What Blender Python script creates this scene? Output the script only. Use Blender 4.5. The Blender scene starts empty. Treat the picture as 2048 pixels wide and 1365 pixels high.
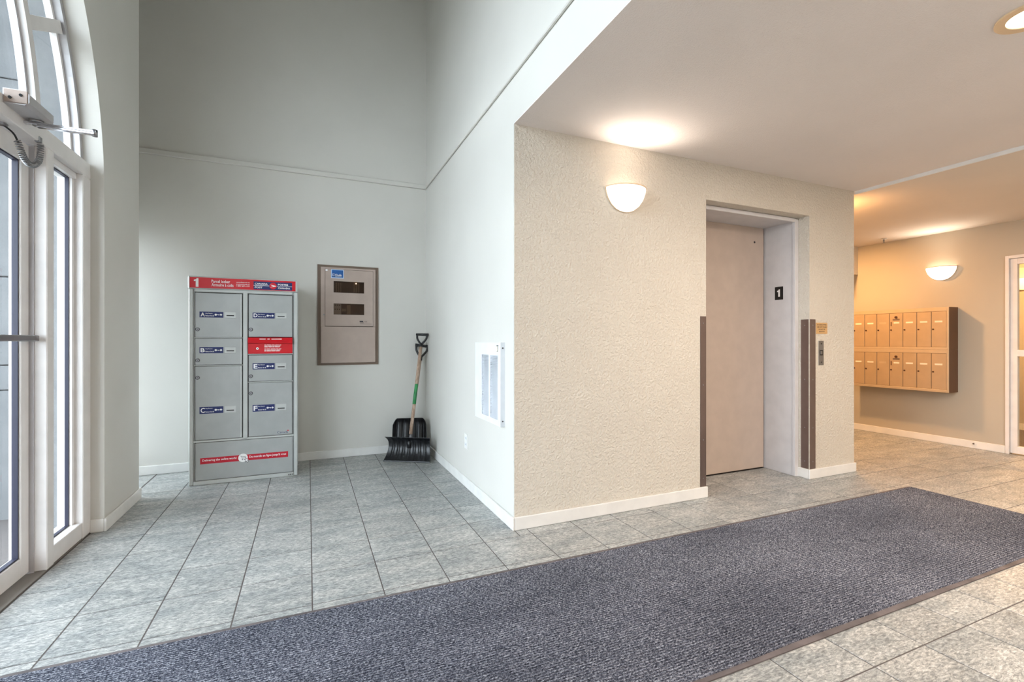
import bpy, bmesh, math, random
from mathutils import Vector, Matrix
random.seed(7)
PI = math.pi
scn = bpy.context.scene
COL = scn.collection

# ------------------------------------------------------------------ camera
CAM_H = 1.14
YAW = math.radians(23.3666)
FPX = 944.85
cam = bpy.data.cameras.new('camera')
cam.sensor_width = 36.0
cam.sensor_fit = 'HORIZONTAL'
cam.lens = 36.0 * FPX / 2048.0
cam.clip_start = 0.02
cam_o = bpy.data.objects.new('camera', cam)
cam_o.location = (0, 0, CAM_H)
cam_o.rotation_euler = (PI / 2, 0, -YAW)
COL.objects.link(cam_o)
scn.camera = cam_o

# ------------------------------------------------------------------ sky
SKY = 9.5
world = bpy.data.worlds.new('overcast_sky')
scn.world = world
world.use_nodes = True
wn = world.node_tree.nodes
wn['Background'].inputs['Color'].default_value = (0.84, 0.905, 1.0, 1)
wn['Background'].inputs['Strength'].default_value = SKY

# ------------------------------------------------------------------ exposure
vs = scn.view_settings
vs.view_transform = 'Standard'
vs.look = 'None'
vs.exposure = 0.22
vs.gamma = 1.0
vs.use_curve_mapping = False

WARM = (1.0, 0.88, 0.76)
AMBER = (1.0, 0.52, 0.20)
SCONCE_W = 15.0
DOWN_W = 36.0

# ================================================================== materials
def srgb(r, g, b):
    f = lambda c: (c / 255 / 12.92) if c / 255 <= 0.04045 else ((c / 255 + 0.055) / 1.055) ** 2.4
    return (f(r), f(g), f(b), 1)

class NT:
    def __init__(s, name):
        s.m = bpy.data.materials.new(name); s.m.use_nodes = True
        s.t = s.m.node_tree; s.p = s.t.nodes['Principled BSDF']; s.out = s.t.nodes['Material Output']
    def n(s, typ, **kw):
        nd = s.t.nodes.new(typ)
        for k, v in kw.items():
            if k in nd.inputs: nd.inputs[k].default_value = v
            else: setattr(nd, k, v)
        return nd
    def l(s, a, b): s.t.links.new(a, b)
    def ramp(s, fac, stops):
        r = s.n('ShaderNodeValToRGB'); s.l(fac, r.inputs[0])
        e = r.color_ramp.elements
        while len(e) < len(stops): e.new(0.5)
        for i, (p, c) in enumerate(stops): e[i].position = p; e[i].color = c
        return r.outputs['Color']
    def bump(s, h, strength, dist, prev=None):
        b = s.n('ShaderNodeBump'); b.inputs['Strength'].default_value = strength; b.inputs['Distance'].default_value = dist
        s.l(h, b.inputs['Height'])
        if prev: s.l(prev, b.inputs['Normal'])
        s.l(b.outputs['Normal'], s.p.inputs['Normal'])
        return b.outputs['Normal']

def pos(nt, scale=(1, 1, 1), rot=(0, 0, 0)):
    g = nt.n('ShaderNodeNewGeometry')
    mp = nt.n('ShaderNodeMapping')
    mp.inputs['Scale'].default_value = scale; mp.inputs['Rotation'].default_value = rot
    nt.l(g.outputs['Position'], mp.inputs['Vector'])
    return mp.outputs['Vector']

def plain(name, col, rough=0.5, metal=0.0, emit=None, spec=0.5, var=0.0):
    nt = NT(name)
    nt.p.inputs['Base Color'].default_value = col
    nt.p.inputs['Roughness'].default_value = rough
    nt.p.inputs['Metallic'].default_value = metal
    nt.p.inputs['Specular IOR Level'].default_value = spec
    if emit:
        nt.p.inputs['Emission Color'].default_value = emit[0]; nt.p.inputs['Emission Strength'].default_value = emit[1]
    # a little grain so that no surface is perfectly flat in colour
    v = pos(nt)
    nz = nt.n('ShaderNodeTexNoise'); nz.inputs['Scale'].default_value = 9.0; nz.inputs['Detail'].default_value = 4
    nt.l(v, nz.inputs['Vector'])
    k = 0.04 + var
    a = tuple(c * (1 - k) for c in col[:3]) + (1,); b = tuple(min(1, c * (1 + k)) for c in col[:3]) + (1,)
    nt.l(nt.ramp(nz.outputs['Fac'], [(0.35, a), (0.65, b)]), nt.p.inputs['Base Color'])
    return nt.m

def paint(name, col, bump_scale=None, strength=0.2, dist=0.002, rough=0.6, kind='noise'):
    nt = NT(name)
    v = pos(nt)
    nz = nt.n('ShaderNodeTexNoise'); nz.inputs['Scale'].default_value = 1.7; nz.inputs['Detail'].default_value = 3
    nt.l(v, nz.inputs['Vector'])
    a = tuple(c * 0.97 for c in col[:3]) + (1,); b = tuple(min(1, c * 1.02) for c in col[:3]) + (1,)
    nt.l(nt.ramp(nz.outputs['Fac'], [(0.3, a), (0.7, b)]), nt.p.inputs['Base Color'])
    nt.p.inputs['Roughness'].default_value = rough
    nt.p.inputs['Specular IOR Level'].default_value = 0.3
    if bump_scale:
        n2 = nt.n('ShaderNodeTexNoise'); n2.inputs['Scale'].default_value = bump_scale
        n2.inputs['Detail'].default_value = 3; n2.inputs['Roughness'].default_value = 0.55
        nt.l(v, n2.inputs['Vector'])
        if kind == 'knock':
            h = nt.ramp(n2.outputs['Fac'], [(0.40, (0, 0, 0, 1)), (0.62, (1, 1, 1, 1))])
        else:
            h = n2.outputs['Fac']
        nt.bump(h, strength, dist)
    return nt.m

M = {}
M['wall'] = paint('wall_paint_smooth', srgb(210, 207, 200), 60, 0.06, 0.001)
M['wall_tex'] = paint('wall_paint_knockdown', srgb(214, 206, 193), 70, 0.75, 0.0045, 0.65, 'knock')
M['wall_mail'] = paint('wall_paint_taupe', srgb(183, 175, 160), 60, 0.06, 0.001)
M['ceil'] = paint('ceiling_stipple', srgb(232, 224, 219), 150, 0.8, 0.004, 0.9)
M['ceil_s'] = paint('ceiling_smooth', srgb(222, 212, 200), 60, 0.08, 0.001, 0.8)
M['trim'] = plain('trim_white', srgb(228, 226, 222), 0.4)
M['frame'] = plain('frame_white_vinyl', srgb(226, 222, 220), 0.35)
M['alu'] = plain('frame_aluminium', srgb(186, 184, 186), 0.35, 0.3)
M['gasket'] = plain('gasket_dark', srgb(40, 40, 60), 0.5)
M['grout'] = plain('grout', srgb(92, 86, 84), 0.9)
M['locker'] = plain('locker_aluminium_paint', srgb(170, 173, 172), 0.35, 0.25)
M['locker_frame'] = plain('locker_frame_paint', srgb(194, 197, 195), 0.35, 0.2)
M['gap'] = plain('dark_gap', srgb(38, 40, 42), 0.8)
M['red'] = plain('locker_red', srgb(204, 8, 28), 0.35)
M['red2'] = plain('banner_red', srgb(186, 14, 40), 0.4)
M['navy'] = plain('label_navy', srgb(16, 34, 96), 0.4)
M['white'] = plain('print_white', srgb(240, 240, 240), 0.5)
M['ink'] = plain('print_dark', srgb(40, 36, 40), 0.6)
M['inkblue'] = plain('print_blue_grey', srgb(40, 56, 96), 0.6)
M['black'] = plain('black_plastic', srgb(26, 26, 28), 0.32, var=0.25)
M['blackmatte'] = plain('black_matte', srgb(14, 14, 14), 0.6)
M['chrome'] = plain('chrome', srgb(205, 205, 208), 0.16, 1.0)
M['steel'] = plain('steel', srgb(150, 150, 152), 0.35, 1.0)
M['bronze'] = plain('corner_guard_metal', srgb(128, 112, 106), 0.38, 0.75)
M['panel_tan'] = plain('alarm_panel_tan', srgb(176, 158, 147), 0.45)
M['panel_brown'] = plain('alarm_panel_frame_brown', srgb(112, 94, 80), 0.5)
M['panel_dark'] = plain('alarm_panel_interior', srgb(74, 54, 42), 0.6, var=0.2)
M['panel_mod'] = plain('alarm_module', srgb(120, 104, 92), 0.6, var=0.15)
M['blue'] = plain('sticker_blue', srgb(20, 84, 150), 0.4, var=0.3)
M['paleblue'] = plain('sticker_border', srgb(190, 214, 240), 0.5)
M['elev'] = plain('elevator_door_paint', srgb(188, 172, 160), 0.45)
M['elevframe'] = plain('elevator_frame_paint', srgb(208, 206, 208), 0.42)
M['notice'] = plain('notice_brass', srgb(214, 172, 118), 0.4, 0.2)
M['led'] = plain('alarm_led', (1, .8, .4, 1), 0.4, emit=((1, .85, .5, 1), 6))
M['mail'] = plain('mailbox_bronze_aluminium', srgb(196, 172, 142), 0.38, 0.45)
M['mailframe'] = plain('mailbox_frame_aluminium', srgb(206, 186, 158), 0.35, 0.45)
M['mailside'] = plain('mailbox_side_brown', srgb(96, 66, 44), 0.5)
M['maildark'] = plain('mailbox_lock_dark', srgb(66, 38, 22), 0.5)
M['slip'] = plain('paper_slip', srgb(232, 222, 206), 0.8)
M['heater'] = plain('heater_enamel', srgb(226, 228, 232), 0.4)
M['heatdark'] = plain('heater_interior', srgb(96, 98, 112), 0.7)
M['green'] = plain('shovel_green_label', srgb(58, 140, 84), 0.45, var=0.25)
M['gold'] = plain('downlight_trim', srgb(226, 196, 158), 0.45)
M['sconce_rim'] = plain('sconce_rim', srgb(226, 196, 160), 0.45)
M['rubber'] = plain('mat_rubber_edge', srgb(96, 88, 88), 0.75, var=0.25)
M['ground'] = plain('outside_paving', srgb(150, 148, 142), 0.9, var=0.15)
M['threshold'] = plain('threshold_metal', srgb(140, 134, 128), 0.5, 0.3)

# frosted glowing glass of the lamps (gives off light)
def glow(name, col, strength):
    nt = NT(name)
    nt.p.inputs['Base Color'].default_value = (0.9, 0.88, 0.84, 1)
    nt.p.inputs['Roughness'].default_value = 0.35
    nt.p.inputs['Emission Color'].default_value = col
    nt.p.inputs['Emission Strength'].default_value = strength
    return nt.m
M['lamp'] = glow('downlight_lamp', (1.0, 0.86, 0.68, 1), 3.0)

def glass(name, tint):
    nt = NT(name); t = nt.t; t.nodes.remove(nt.p)
    tr = nt.n('ShaderNodeBsdfTransparent'); tr.inputs['Color'].default_value = tint
    gl = nt.n('ShaderNodeBsdfGlossy'); gl.inputs['Roughness'].default_value = 0.02
    lw = nt.n('ShaderNodeLayerWeight')
    pw = nt.n('ShaderNodeMath', operation='POWER'); pw.inputs[1].default_value = 5.0
    nt.l(lw.outputs['Facing'], pw.inputs[0])
    fr = nt.n('ShaderNodeMath', operation='MULTIPLY_ADD'); fr.inputs[1].default_value = 0.5; fr.inputs[2].default_value = 0.025
    nt.l(pw.outputs[0], fr.inputs[0])
    mx = nt.n('ShaderNodeMixShader')
    nt.l(fr.outputs[0], mx.inputs[0]); nt.l(tr.outputs[0], mx.inputs[1]); nt.l(gl.outputs[0], mx.inputs[2])
    nt.l(mx.outputs[0], nt.out.inputs['Surface'])
    return nt.m
M['glass'] = glass('window_glass', (0.93, 0.96, 0.96, 1))
M['panel_glass'] = glass('panel_window', (0.75, 0.68, 0.62, 1))

def stone():
    nt = NT('slate_tile')
    oi = nt.n('ShaderNodeObjectInfo')
    g = nt.n('ShaderNodeNewGeometry')
    off = nt.n('ShaderNodeVectorMath', operation='SCALE'); off.inputs[0].default_value = (3.7, 9.1, 5.3)
    nt.l(oi.outputs['Random'], off.inputs['Scale'])
    add = nt.n('ShaderNodeVectorMath', operation='ADD')
    nt.l(g.outputs['Position'], add.inputs[0]); nt.l(off.outputs[0], add.inputs[1])
    mp = nt.n('ShaderNodeMapping'); mp.inputs['Scale'].default_value = (1.0, 2.8, 1.0); mp.inputs['Rotation'].default_value = (0, 0, math.radians(6))
    nt.l(add.outputs[0], mp.inputs['Vector'])
    n1 = nt.n('ShaderNodeTexNoise'); n1.inputs['Scale'].default_value = 42; n1.inputs['Detail'].default_value = 10; n1.inputs['Roughness'].default_value = 0.82
    n1.inputs['Distortion'].default_value = 0.6
    nt.l(mp.outputs[0], n1.inputs['Vector'])
    n2 = nt.n('ShaderNodeTexNoise'); n2.inputs['Scale'].default_value = 4.5; n2.inputs['Detail'].default_value = 5
    nt.l(mp.outputs[0], n2.inputs['Vector'])
    c1 = nt.ramp(n1.outputs['Fac'], [(0.39, srgb(104, 107, 108)), (0.50, srgb(158, 159, 157)), (0.60, srgb(208, 207, 204))])
    c2 = nt.ramp(n2.outputs['Fac'], [(0.35, (0.74, 0.77, 0.78, 1)), (0.62, (1.10, 1.09, 1.07, 1))])
    mul = nt.n('ShaderNodeMix', data_type='RGBA', blend_type='MULTIPLY'); mul.inputs[0].default_value = 1.0
    nt.l(c1, mul.inputs[6]); nt.l(c2, mul.inputs[7])
    hsv = nt.n('ShaderNodeHueSaturation')
    mr = nt.n('ShaderNodeMapRange'); mr.inputs['To Min'].default_value = 0.92; mr.inputs['To Max'].default_value = 1.08
    nt.l(oi.outputs['Random'], mr.inputs['Value']); nt.l(mr.outputs[0], hsv.inputs['Value'])
    nt.l(mul.outputs[2], hsv.inputs['Color']); nt.l(hsv.outputs[0], nt.p.inputs['Base Color'])
    nt.l(nt.ramp(n1.outputs['Fac'], [(0.3, (0.46,) * 3 + (1,)), (0.7, (0.24,) * 3 + (1,))]), nt.p.inputs['Roughness'])
    nt.bump(n1.outputs['Fac'], 0.4, 0.0025)
    return nt.m
M['stone'] = stone()

def carpet():
    nt = NT('mat_ribbed_carpet')
    v = pos(nt, (0.55, 1, 1))
    n1 = nt.n('ShaderNodeTexNoise'); n1.inputs['Scale'].default_value = 230; n1.inputs['Detail'].default_value = 3; n1.inputs['Roughness'].default_value = 0.8
    nt.l(v, n1.inputs['Vector'])
    n2 = nt.n('ShaderNodeTexNoise'); n2.inputs['Scale'].default_value = 2.6; n2.inputs['Detail'].default_value = 5
    nt.l(v, n2.inputs['Vector'])
    c1 = nt.ramp(n1.outputs['Fac'], [(0.36, srgb(33, 36, 45)), (0.50, srgb(84, 88, 101)), (0.66, srgb(184, 187, 197))])
    c2 = nt.ramp(n2.outputs['Fac'], [(0.35, (0.80, 0.80, 0.82, 1)), (0.7, (1.22, 1.21, 1.20, 1))])
    mul = nt.n('ShaderNodeMix', data_type='RGBA', blend_type='MULTIPLY'); mul.inputs[0].default_value = 1.0
    nt.l(c1, mul.inputs[6]); nt.l(c2, mul.inputs[7])
    nt.l(mul.outputs[2], nt.p.inputs['Base Color'])
    nt.p.inputs['Roughness'].default_value = 0.95; nt.p.inputs['Specular IOR Level'].default_value = 0.1
    nt.bump(n1.outputs['Fac'], 0.8, 0.004)
    return nt.m
M['carpet'] = carpet()

def wood():
    nt = NT('shovel_ash_wood')
    v = pos(nt, (40, 40, 3))
    n1 = nt.n('ShaderNodeTexNoise'); n1.inputs['Scale'].default_value = 2.0; n1.inputs['Detail'].default_value = 6
    nt.l(v, n1.inputs['Vector'])
    nt.l(nt.ramp(n1.outputs['Fac'], [(0.3, srgb(150, 120, 100)), (0.7, srgb(205, 180, 160))]), nt.p.inputs['Base Color'])
    nt.p.inputs['Roughness'].default_value = 0.5
    return nt.m
M['wood'] = wood()

def scuffed():
    nt = NT('shovel_black_plastic_scuffed')
    v = pos(nt)
    n1 = nt.n('ShaderNodeTexNoise'); n1.inputs['Scale'].default_value = 45; n1.inputs['Detail'].default_value = 6; n1.inputs['Roughness'].default_value = 0.7
    nt.l(v, n1.inputs['Vector'])
    nt.l(nt.ramp(n1.outputs['Fac'], [(0.56, srgb(24, 25, 28)), (0.68, srgb(60, 62, 66)), (0.76, srgb(170, 172, 174))]), nt.p.inputs['Base Color'])
    nt.p.inputs['Roughness'].default_value = 0.3
    return nt.m
M['scuff'] = scuffed()

def concrete():
    nt = NT('outside_concrete')
    v = pos(nt)
    n1 = nt.n('ShaderNodeTexNoise'); n1.inputs['Scale'].default_value = 3.0; n1.inputs['Detail'].default_value = 9; n1.inputs['Roughness'].default_value = 0.75
    nt.l(v, n1.inputs['Vector'])
    nt.l(nt.ramp(n1.outputs['Fac'], [(0.3, srgb(98, 100, 102)), (0.7, srgb(122, 123, 124))]), nt.p.inputs['Base Color'])
    nt.p.inputs['Roughness'].default_value = 0.9
    n2 = nt.n('ShaderNodeTexNoise'); n2.inputs['Scale'].default_value = 60; n2.inputs['Detail'].default_value = 4
    nt.l(v, n2.inputs['Vector']); nt.bump(n2.outputs['Fac'], 0.4, 0.004)
    return nt.m
M['concrete'] = concrete()

# ================================================================== mesh helpers
class MB:
    """collects shapes; build() links them as ONE mesh object"""
    def __init__(s): s.bm = bmesh.new()
    def box(s, x0, x1, y0, y1, z0, z1, bev=0.0, seg=1):
        x0, x1 = min(x0, x1), max(x0, x1); y0, y1 = min(y0, y1), max(y0, y1); z0, z1 = min(z0, z1), max(z0, z1)
        vs_ = [s.bm.verts.new((x, y, z)) for z in (z0, z1) for y in (y0, y1) for x in (x0, x1)]
        fs = [s.bm.faces.new([vs_[i] for i in q]) for q in ((0, 2, 3, 1), (4, 5, 7, 6), (0, 1, 5, 4), (2, 6, 7, 3), (0, 4, 6, 2), (1, 3, 7, 5))]
        if bev > 0:
            es = list({e for f in fs for e in f.edges})
            bmesh.ops.bevel(s.bm, geom=es, offset=bev, segments=seg, affect='EDGES', profile=0.5)
        return s
    def prism(s, pts, axis, a, b):
        """extrude polygon pts (2D) along axis 'x' (pts=(y,z)), 'y' (pts=(x,z)) or 'z' (pts=(x,y))"""
        def P(p, t): return {'x': (t, p[0], p[1]), 'y': (p[0], t, p[1]), 'z': (p[0], p[1], t)}[axis]
        A = [s.bm.verts.new(P(p, a)) for p in pts]; B_ = [s.bm.verts.new(P(p, b)) for p in pts]
        n = len(pts)
        fs = [s.bm.faces.new(A), s.bm.faces.new(B_[::-1])]
        for i in range(n):
            s.bm.faces.new((A[i], B_[i], B_[(i + 1) % n], A[(i + 1) % n]))
        for f in fs: f.normal_update()
        bmesh.ops.triangulate(s.bm, faces=[f for f in fs if len(f.verts) > 4])
        return s
    def band(s, inner, outer, axis, a, b):
        """closed strip between two open polylines (2D, same count), extruded along axis"""
        def P(p, t): return {'x': (t, p[0], p[1]), 'y': (p[0], t, p[1]), 'z': (p[0], p[1], t)}[axis]
        n = len(inner); V = [[s.bm.verts.new(P(p, t)) for p in L] for L in (inner, outer) for t in (a, b)]
        i0, i1, o0, o1 = V
        for k in range(n - 1):
            for q in ((i0, o0), (o0, o1), (o1, i1), (i1, i0)):
                s.bm.faces.new((q[0][k], q[0][k + 1], q[1][k + 1], q[1][k]))
        for k in (0, n - 1): s.bm.faces.new((i0[k], o0[k], o1[k], i1[k]))
        return s
    def tube(s, pts, r, seg=10, closed=False, caps=True):
        pts = [Vector(p) for p in pts]; n = len(pts)
        rr = r if isinstance(r, (list, tuple)) else [r] * n
        rings = []; up = None
        for i, p in enumerate(pts):
            if closed: d = pts[(i + 1) % n] - pts[i - 1]
            else: d = pts[min(i + 1, n - 1)] - pts[max(i - 1, 0)]
            d.normalize()
            if up is None:
                up = Vector((0, 0, 1)) if abs(d.z) < 0.9 else Vector((1, 0, 0))
            u = (up - d * up.dot(d)).normalized(); w = d.cross(u); up = u
            rings.append([s.bm.verts.new(p + (u * math.cos(2 * PI * k / seg) + w * math.sin(2 * PI * k / seg)) * rr[i]) for k in range(seg)])
        m = n if closed else n - 1
        for i in range(m):
            A, B_ = rings[i], rings[(i + 1) % n]
            for k in range(seg):
                f = s.bm.faces.new((A[k], A[(k + 1) % seg], B_[(k + 1) % seg], B_[k])); f.smooth = True
        if caps and not closed:
            s.bm.faces.new(rings[0][::-1]); s.bm.faces.new(rings[-1])
        return s
    def cyl(s, p0, p1, r, seg=16): return s.tube([p0, p1], r, seg)
    def disc(s, c, r, axis='y', t=0.001, seg=20, ry=None):
        ry = ry or r
        pts = [(c[0] + r * math.cos(2 * PI * k / seg), c[2] + ry * math.sin(2 * PI * k / seg)) for k in range(seg)]
        return s.prism(pts, 'y', c[1], c[1] - t)
    def quads(s, V, F, smooth=False):
        v = [s.bm.verts.new(p) for p in V]
        for f in F:
            fc = s.bm.faces.new([v[i] for i in f]); fc.smooth = smooth
        return s
    def build(s, name, mat, parent=None, loc=None):
        bmesh.ops.recalc_face_normals(s.bm, faces=s.bm.faces)
        me = bpy.data.meshes.new(name); s.bm.to_mesh(me); s.bm.free()
        me.materials.append(M[mat] if isinstance(mat, str) else mat)
        o = bpy.data.objects.new(name, me); COL.objects.link(o)
        if parent: o.parent = parent
        if loc: o.location = loc
        return o

def part(name, mat, parent, *boxes, bev=0.0):
    m = MB()
    for b in boxes: m.box(*b, bev=bev)
    return m.build(name, mat, parent)

def tag(o, label=None, cat=None, group=None, kind=None):
    if label: o['label'] = label
    if cat: o['category'] = cat
    if group: o['group'] = group
    if kind: o['kind'] = kind
    return o

def thing(name, label, cat, loc=(0, 0, 0), rz=0.0, group=None):
    o = bpy.data.objects.new(name, None); COL.objects.link(o)
    o.empty_display_size = 0.1
    o.location = loc; o.rotation_euler = (0, 0, rz)
    return tag(o, label, cat, group)

def struct_empty(name, label, cat=None, loc=(0, 0, 0)):
    o = bpy.data.objects.new(name, None); COL.objects.link(o); o.location = loc; o.empty_display_size = 0.1
    return tag(o, label, cat, kind='structure')

def struct(mb, name, mat, label, cat, parent=None):
    o = mb.build(name, mat, parent)
    return tag(o, label, cat, kind='structure')

def copy_tree(o, parent=None):
    c = o.copy(); COL.objects.link(c); c.parent = parent
    for ch in o.children: copy_tree(ch, c)
    return c

def text_into(mb, body, x0, x1, z0, z1, y, t=0.0006, bold=0.0, fit=True):
    """flat lettering facing -Y, fitted to the box x0..x1, z0..z1; skewed baseline not needed"""
    cu = bpy.data.curves.new('lettering', 'FONT'); cu.body = body; cu.size = 1.0; cu.extrude = 0.0
    cu.offset = bold; cu.resolution_u = 2
    ob = bpy.data.objects.new('lettering_tmp', cu); COL.objects.link(ob)
    dg = bpy.context.evaluated_depsgraph_get(); dg.update()
    me = bpy.data.meshes.new_from_object(ob.evaluated_get(dg))
    co = [v.co.copy() for v in me.vertices]
    if co:
        ax0 = min(c.x for c in co); ax1 = max(c.x for c in co); ay0 = min(c.y for c in co); ay1 = max(c.y for c in co)
        sx = (x1 - x0) / max(1e-6, ax1 - ax0); sy = (z1 - z0) / max(1e-6, ay1 - ay0)
        vv = [mb.bm.verts.new((x0 + (c.x - ax0) * sx, y - t, z0 + (c.y - ay0) * sy)) for c in co]
        for p in me.polygons:
            try: mb.bm.faces.new([vv[i] for i in p.vertices])
            except ValueError: pass
    bpy.data.objects.remove(ob); bpy.data.curves.remove(cu); bpy.data.meshes.remove(me)
    return mb

def figure_one(mb, x0, x1, z0, z1, y, t=0.0006):
    w = x1 - x0; h = z1 - z0
    return mb.prism([(x0 + w * f, z0 + h * g) for f, g in ((.42, 0), (.95, 0), (.95, 1), (.60, 1), (.50, .88), (.05, .80), (.05, .64), (.42, .68))], 'y', y, y - t)

def words(mb, x0, x1, zc, h, y, lens, t=0.0006):
    """a line of print too small to read: word-long strokes"""
    tot = sum(lens) + 0.6 * (len(lens) - 1); k = (x1 - x0) / tot; x = x0
    for L in lens:
        mb.box(x, x + L * k, y - t, y, zc - h / 2, zc + h / 2); x += (L + 0.6) * k
    return mb

# ================================================================== the shell
XW = 1.14          # atrium side wall plane
YB = 4.92          # back wall
YE = 2.607         # lift wall
XE = 4.385         # right end of the lift wall
XM = 6.50          # mailbox wall
XL = -1.12         # entrance wall, inner face
YR = -1.5          # wall behind the camera
ZC = 2.45          # low ceiling
ZT = 5.2           # atrium ceiling

struct(MB().box(-2.05, 4.385, YB, YB + 0.15, -0.1, ZT), 'wall_back', 'wall', 'pale grey-green painted back wall of the tall entrance bay', 'wall')
# side wall of the atrium with its bulkhead over the lobby
struct(MB().prism([(YE + 0.004, -0.1), (YB, -0.1), (YB, ZT), (YR, ZT), (YR, ZC + .006), (YE + 0.004, ZC + .006)], 'x', XW, XW + 0.15),
       'wall_side', 'wall', 'white painted side wall and bulkhead beside the shovels', 'wall')
# lift wall with the opening
OX0, OX1, OZ = 2.671, 3.802, 2.175
struct(MB().prism([(XW + 0.002, -0.1), (OX0, -0.1), (OX0, OZ), (OX1, OZ), (OX1, -0.1), (XE, -0.1), (XE, ZC), (XW + 0.002, ZC)], 'y', YE, YE + 0.113),
       'wall_lift', 'wall_tex', 'cream textured wall around the lift door', 'wall')
struct(MB().box(XE - 0.12, XE, YE + 0.113, 6.0, -0.1, ZC), 'wall_lift_side', 'wall_tex', 'cream textured side wall of the lift shaft', 'wall')
# mailbox wall with the glazed door opening
DY0, DY1, DZ = 1.36, 2.415, 2.0
struct(MB().prism([(YR, -0.1), (DY0, -0.1), (DY0, DZ), (DY1, DZ), (DY1, -0.1), (6.0, -0.1), (6.0, 2.6), (YR, 2.6)], 'x', XM, XM + 0.12),
       'wall_mail', 'wall_mail', 'taupe painted wall carrying the mailboxes', 'wall')
struct(MB().box(XE - 0.12, 8.6, 6.0, 6.15, -0.1, 2.7), 'wall_far', 'wall_mail', 'taupe wall closing the mail corridor', 'wall')
struct(MB().box(-1.42, 6.62, YR - 0.15, YR, -0.1, ZT), 'wall_rear', 'wall', 'pale painted wall opposite the parcel locker', 'wall')
# entrance wall with the arch
AC, AA, AB, AZ = 1.72, 1.85, 1.87, 2.0      # arch centre, half width, rise, springing
def arc(a, b, n=48, t0=0.0, t1=PI): return [(AC + a * math.cos(t0 + (t1 - t0) * k / n), AZ + b * math.sin(t0 + (t1 - t0) * k / n)) for k in range(n + 1)]
pts = [(4.2, -0.1), (4.2, ZT), (YR, ZT), (YR, -0.1), (AC - AA, -0.1)] + arc(AA, AB)[::-1] + [(AC + AA, -0.1)]
struct(MB().prism(pts, 'x', XL - 0.30, XL - 0.18), 'wall_left_outside', 'concrete', 'concrete outer face of the arched entrance wall', 'wall')
struct(MB().prism(pts, 'x', XL - 0.18, XL), 'wall_left', 'wall', 'pale entrance wall with the arched opening', 'wall')
# bay beyond the entrance wall
struct(MB().box(-1.70, XL - 0.30, 4.15, 4.2, -0.1, ZT), 'wall_bay_front', 'wall', 'pale inner wall of the side bay', 'wall')
struct(MB().box(-1.70, -1.55, 4.15, YB, -0.1, 0.12).box(-1.70, -1.55, 4.15, YB, 2.1, ZT).box(-1.70, -1.55, 4.15, 4.24, 0.12, 2.1).box(-1.70, -1.55, 4.89, YB, 0.12, 2.1),
       'wall_bay_side', 'wall', 'pale wall with a tall window in the side bay', 'wall')
w3 = struct_empty('window_3', 'tall narrow white window in the side bay')
part('frame', 'frame', w3, (-1.67, -1.61, 4.24, 4.28, .12, 2.1), (-1.67, -1.61, 4.85, 4.89, .12, 2.1), (-1.67, -1.61, 4.28, 4.85, .12, .17), (-1.67, -1.61, 4.28, 4.85, 2.05, 2.1))
part('pane', 'glass', w3, (-1.643, -1.637, 4.28, 4.85, .17, 2.05))

# ceilings
struct(MB().box(XW + 0.0005, 4.40, YR, YE + 0.1, ZC, ZC + 0.12), 'ceiling', 'ceil', 'low stippled lobby ceiling', 'ceiling')
struct(MB().prism([(4.40, 2.43), (XM + 0.12, 2.343), (XM + 0.12, 2.6), (4.40, 2.6)], 'y', YR, 6.0).box(XE, 4.40, YE + 0.1, 6.0, 2.43, 2.6), 'ceiling.001', 'ceil_s', 'smooth ceiling over the mail corridor', 'ceiling')
struct(MB().box(-2.6, 8.7, YR - 0.2, 6.2, ZT, ZT + 0.15), 'ceiling.002', 'wall', 'high ceiling of the entrance bay', 'ceiling')
struct(MB().box(4.392, 4.404, YR, YE, 2.422, ZC), 'trim_1', 'trim', 'thin white bead where the two ceilings meet', 'trim')
struct(MB().box(6.05, XM, 3.816, 6.0, 1.995, 2.40), 'trim_2', 'wall_tex', 'cream boxed soffit on the mailbox wall', 'soffit')
# picture rail
ZR = 2.775
def rail(name, x0, x1, y0, y1, label):
    return struct(MB().box(x0, x1, y0, y1, ZR - 0.045, ZR, bev=0.005), name, 'wall', label, 'rail')
rail('trim_3', -1.55, XW - 0.012, YB - 0.026, YB, 'painted picture rail along the back wall')
rail('trim_4', XW - 0.02, XW, YR, YB - 0.026, 'painted picture rail along the side wall')

# corridor beyond the glazed door
struct(MB().box(8.4, 8.55, 0.5, 4.0, -0.1, 2.5), 'wall_corridor_end', 'wall_mail', 'taupe wall seen through the glazed door', 'wall')
struct(MB().box(6.62, 8.55, 4.0, 4.12, -0.1, 2.5).box(6.62, 8.55, 0.38, 0.5, -0.1, 2.5), 'wall_corridor_sides', 'wall_mail', 'taupe side walls of the corridor', 'wall')
struct(MB().box(6.62, 8.55, 0.38, 4.12, 2.4, 2.5), 'ceiling.003', 'ceil_s', 'corridor ceiling', 'ceiling')
struct(MB().box(8.388, 8.4, 0.5, 4.0, 0, 0.08), 'baseboard_corridor', 'trim', 'white baseboard in the corridor', 'baseboard')

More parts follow.
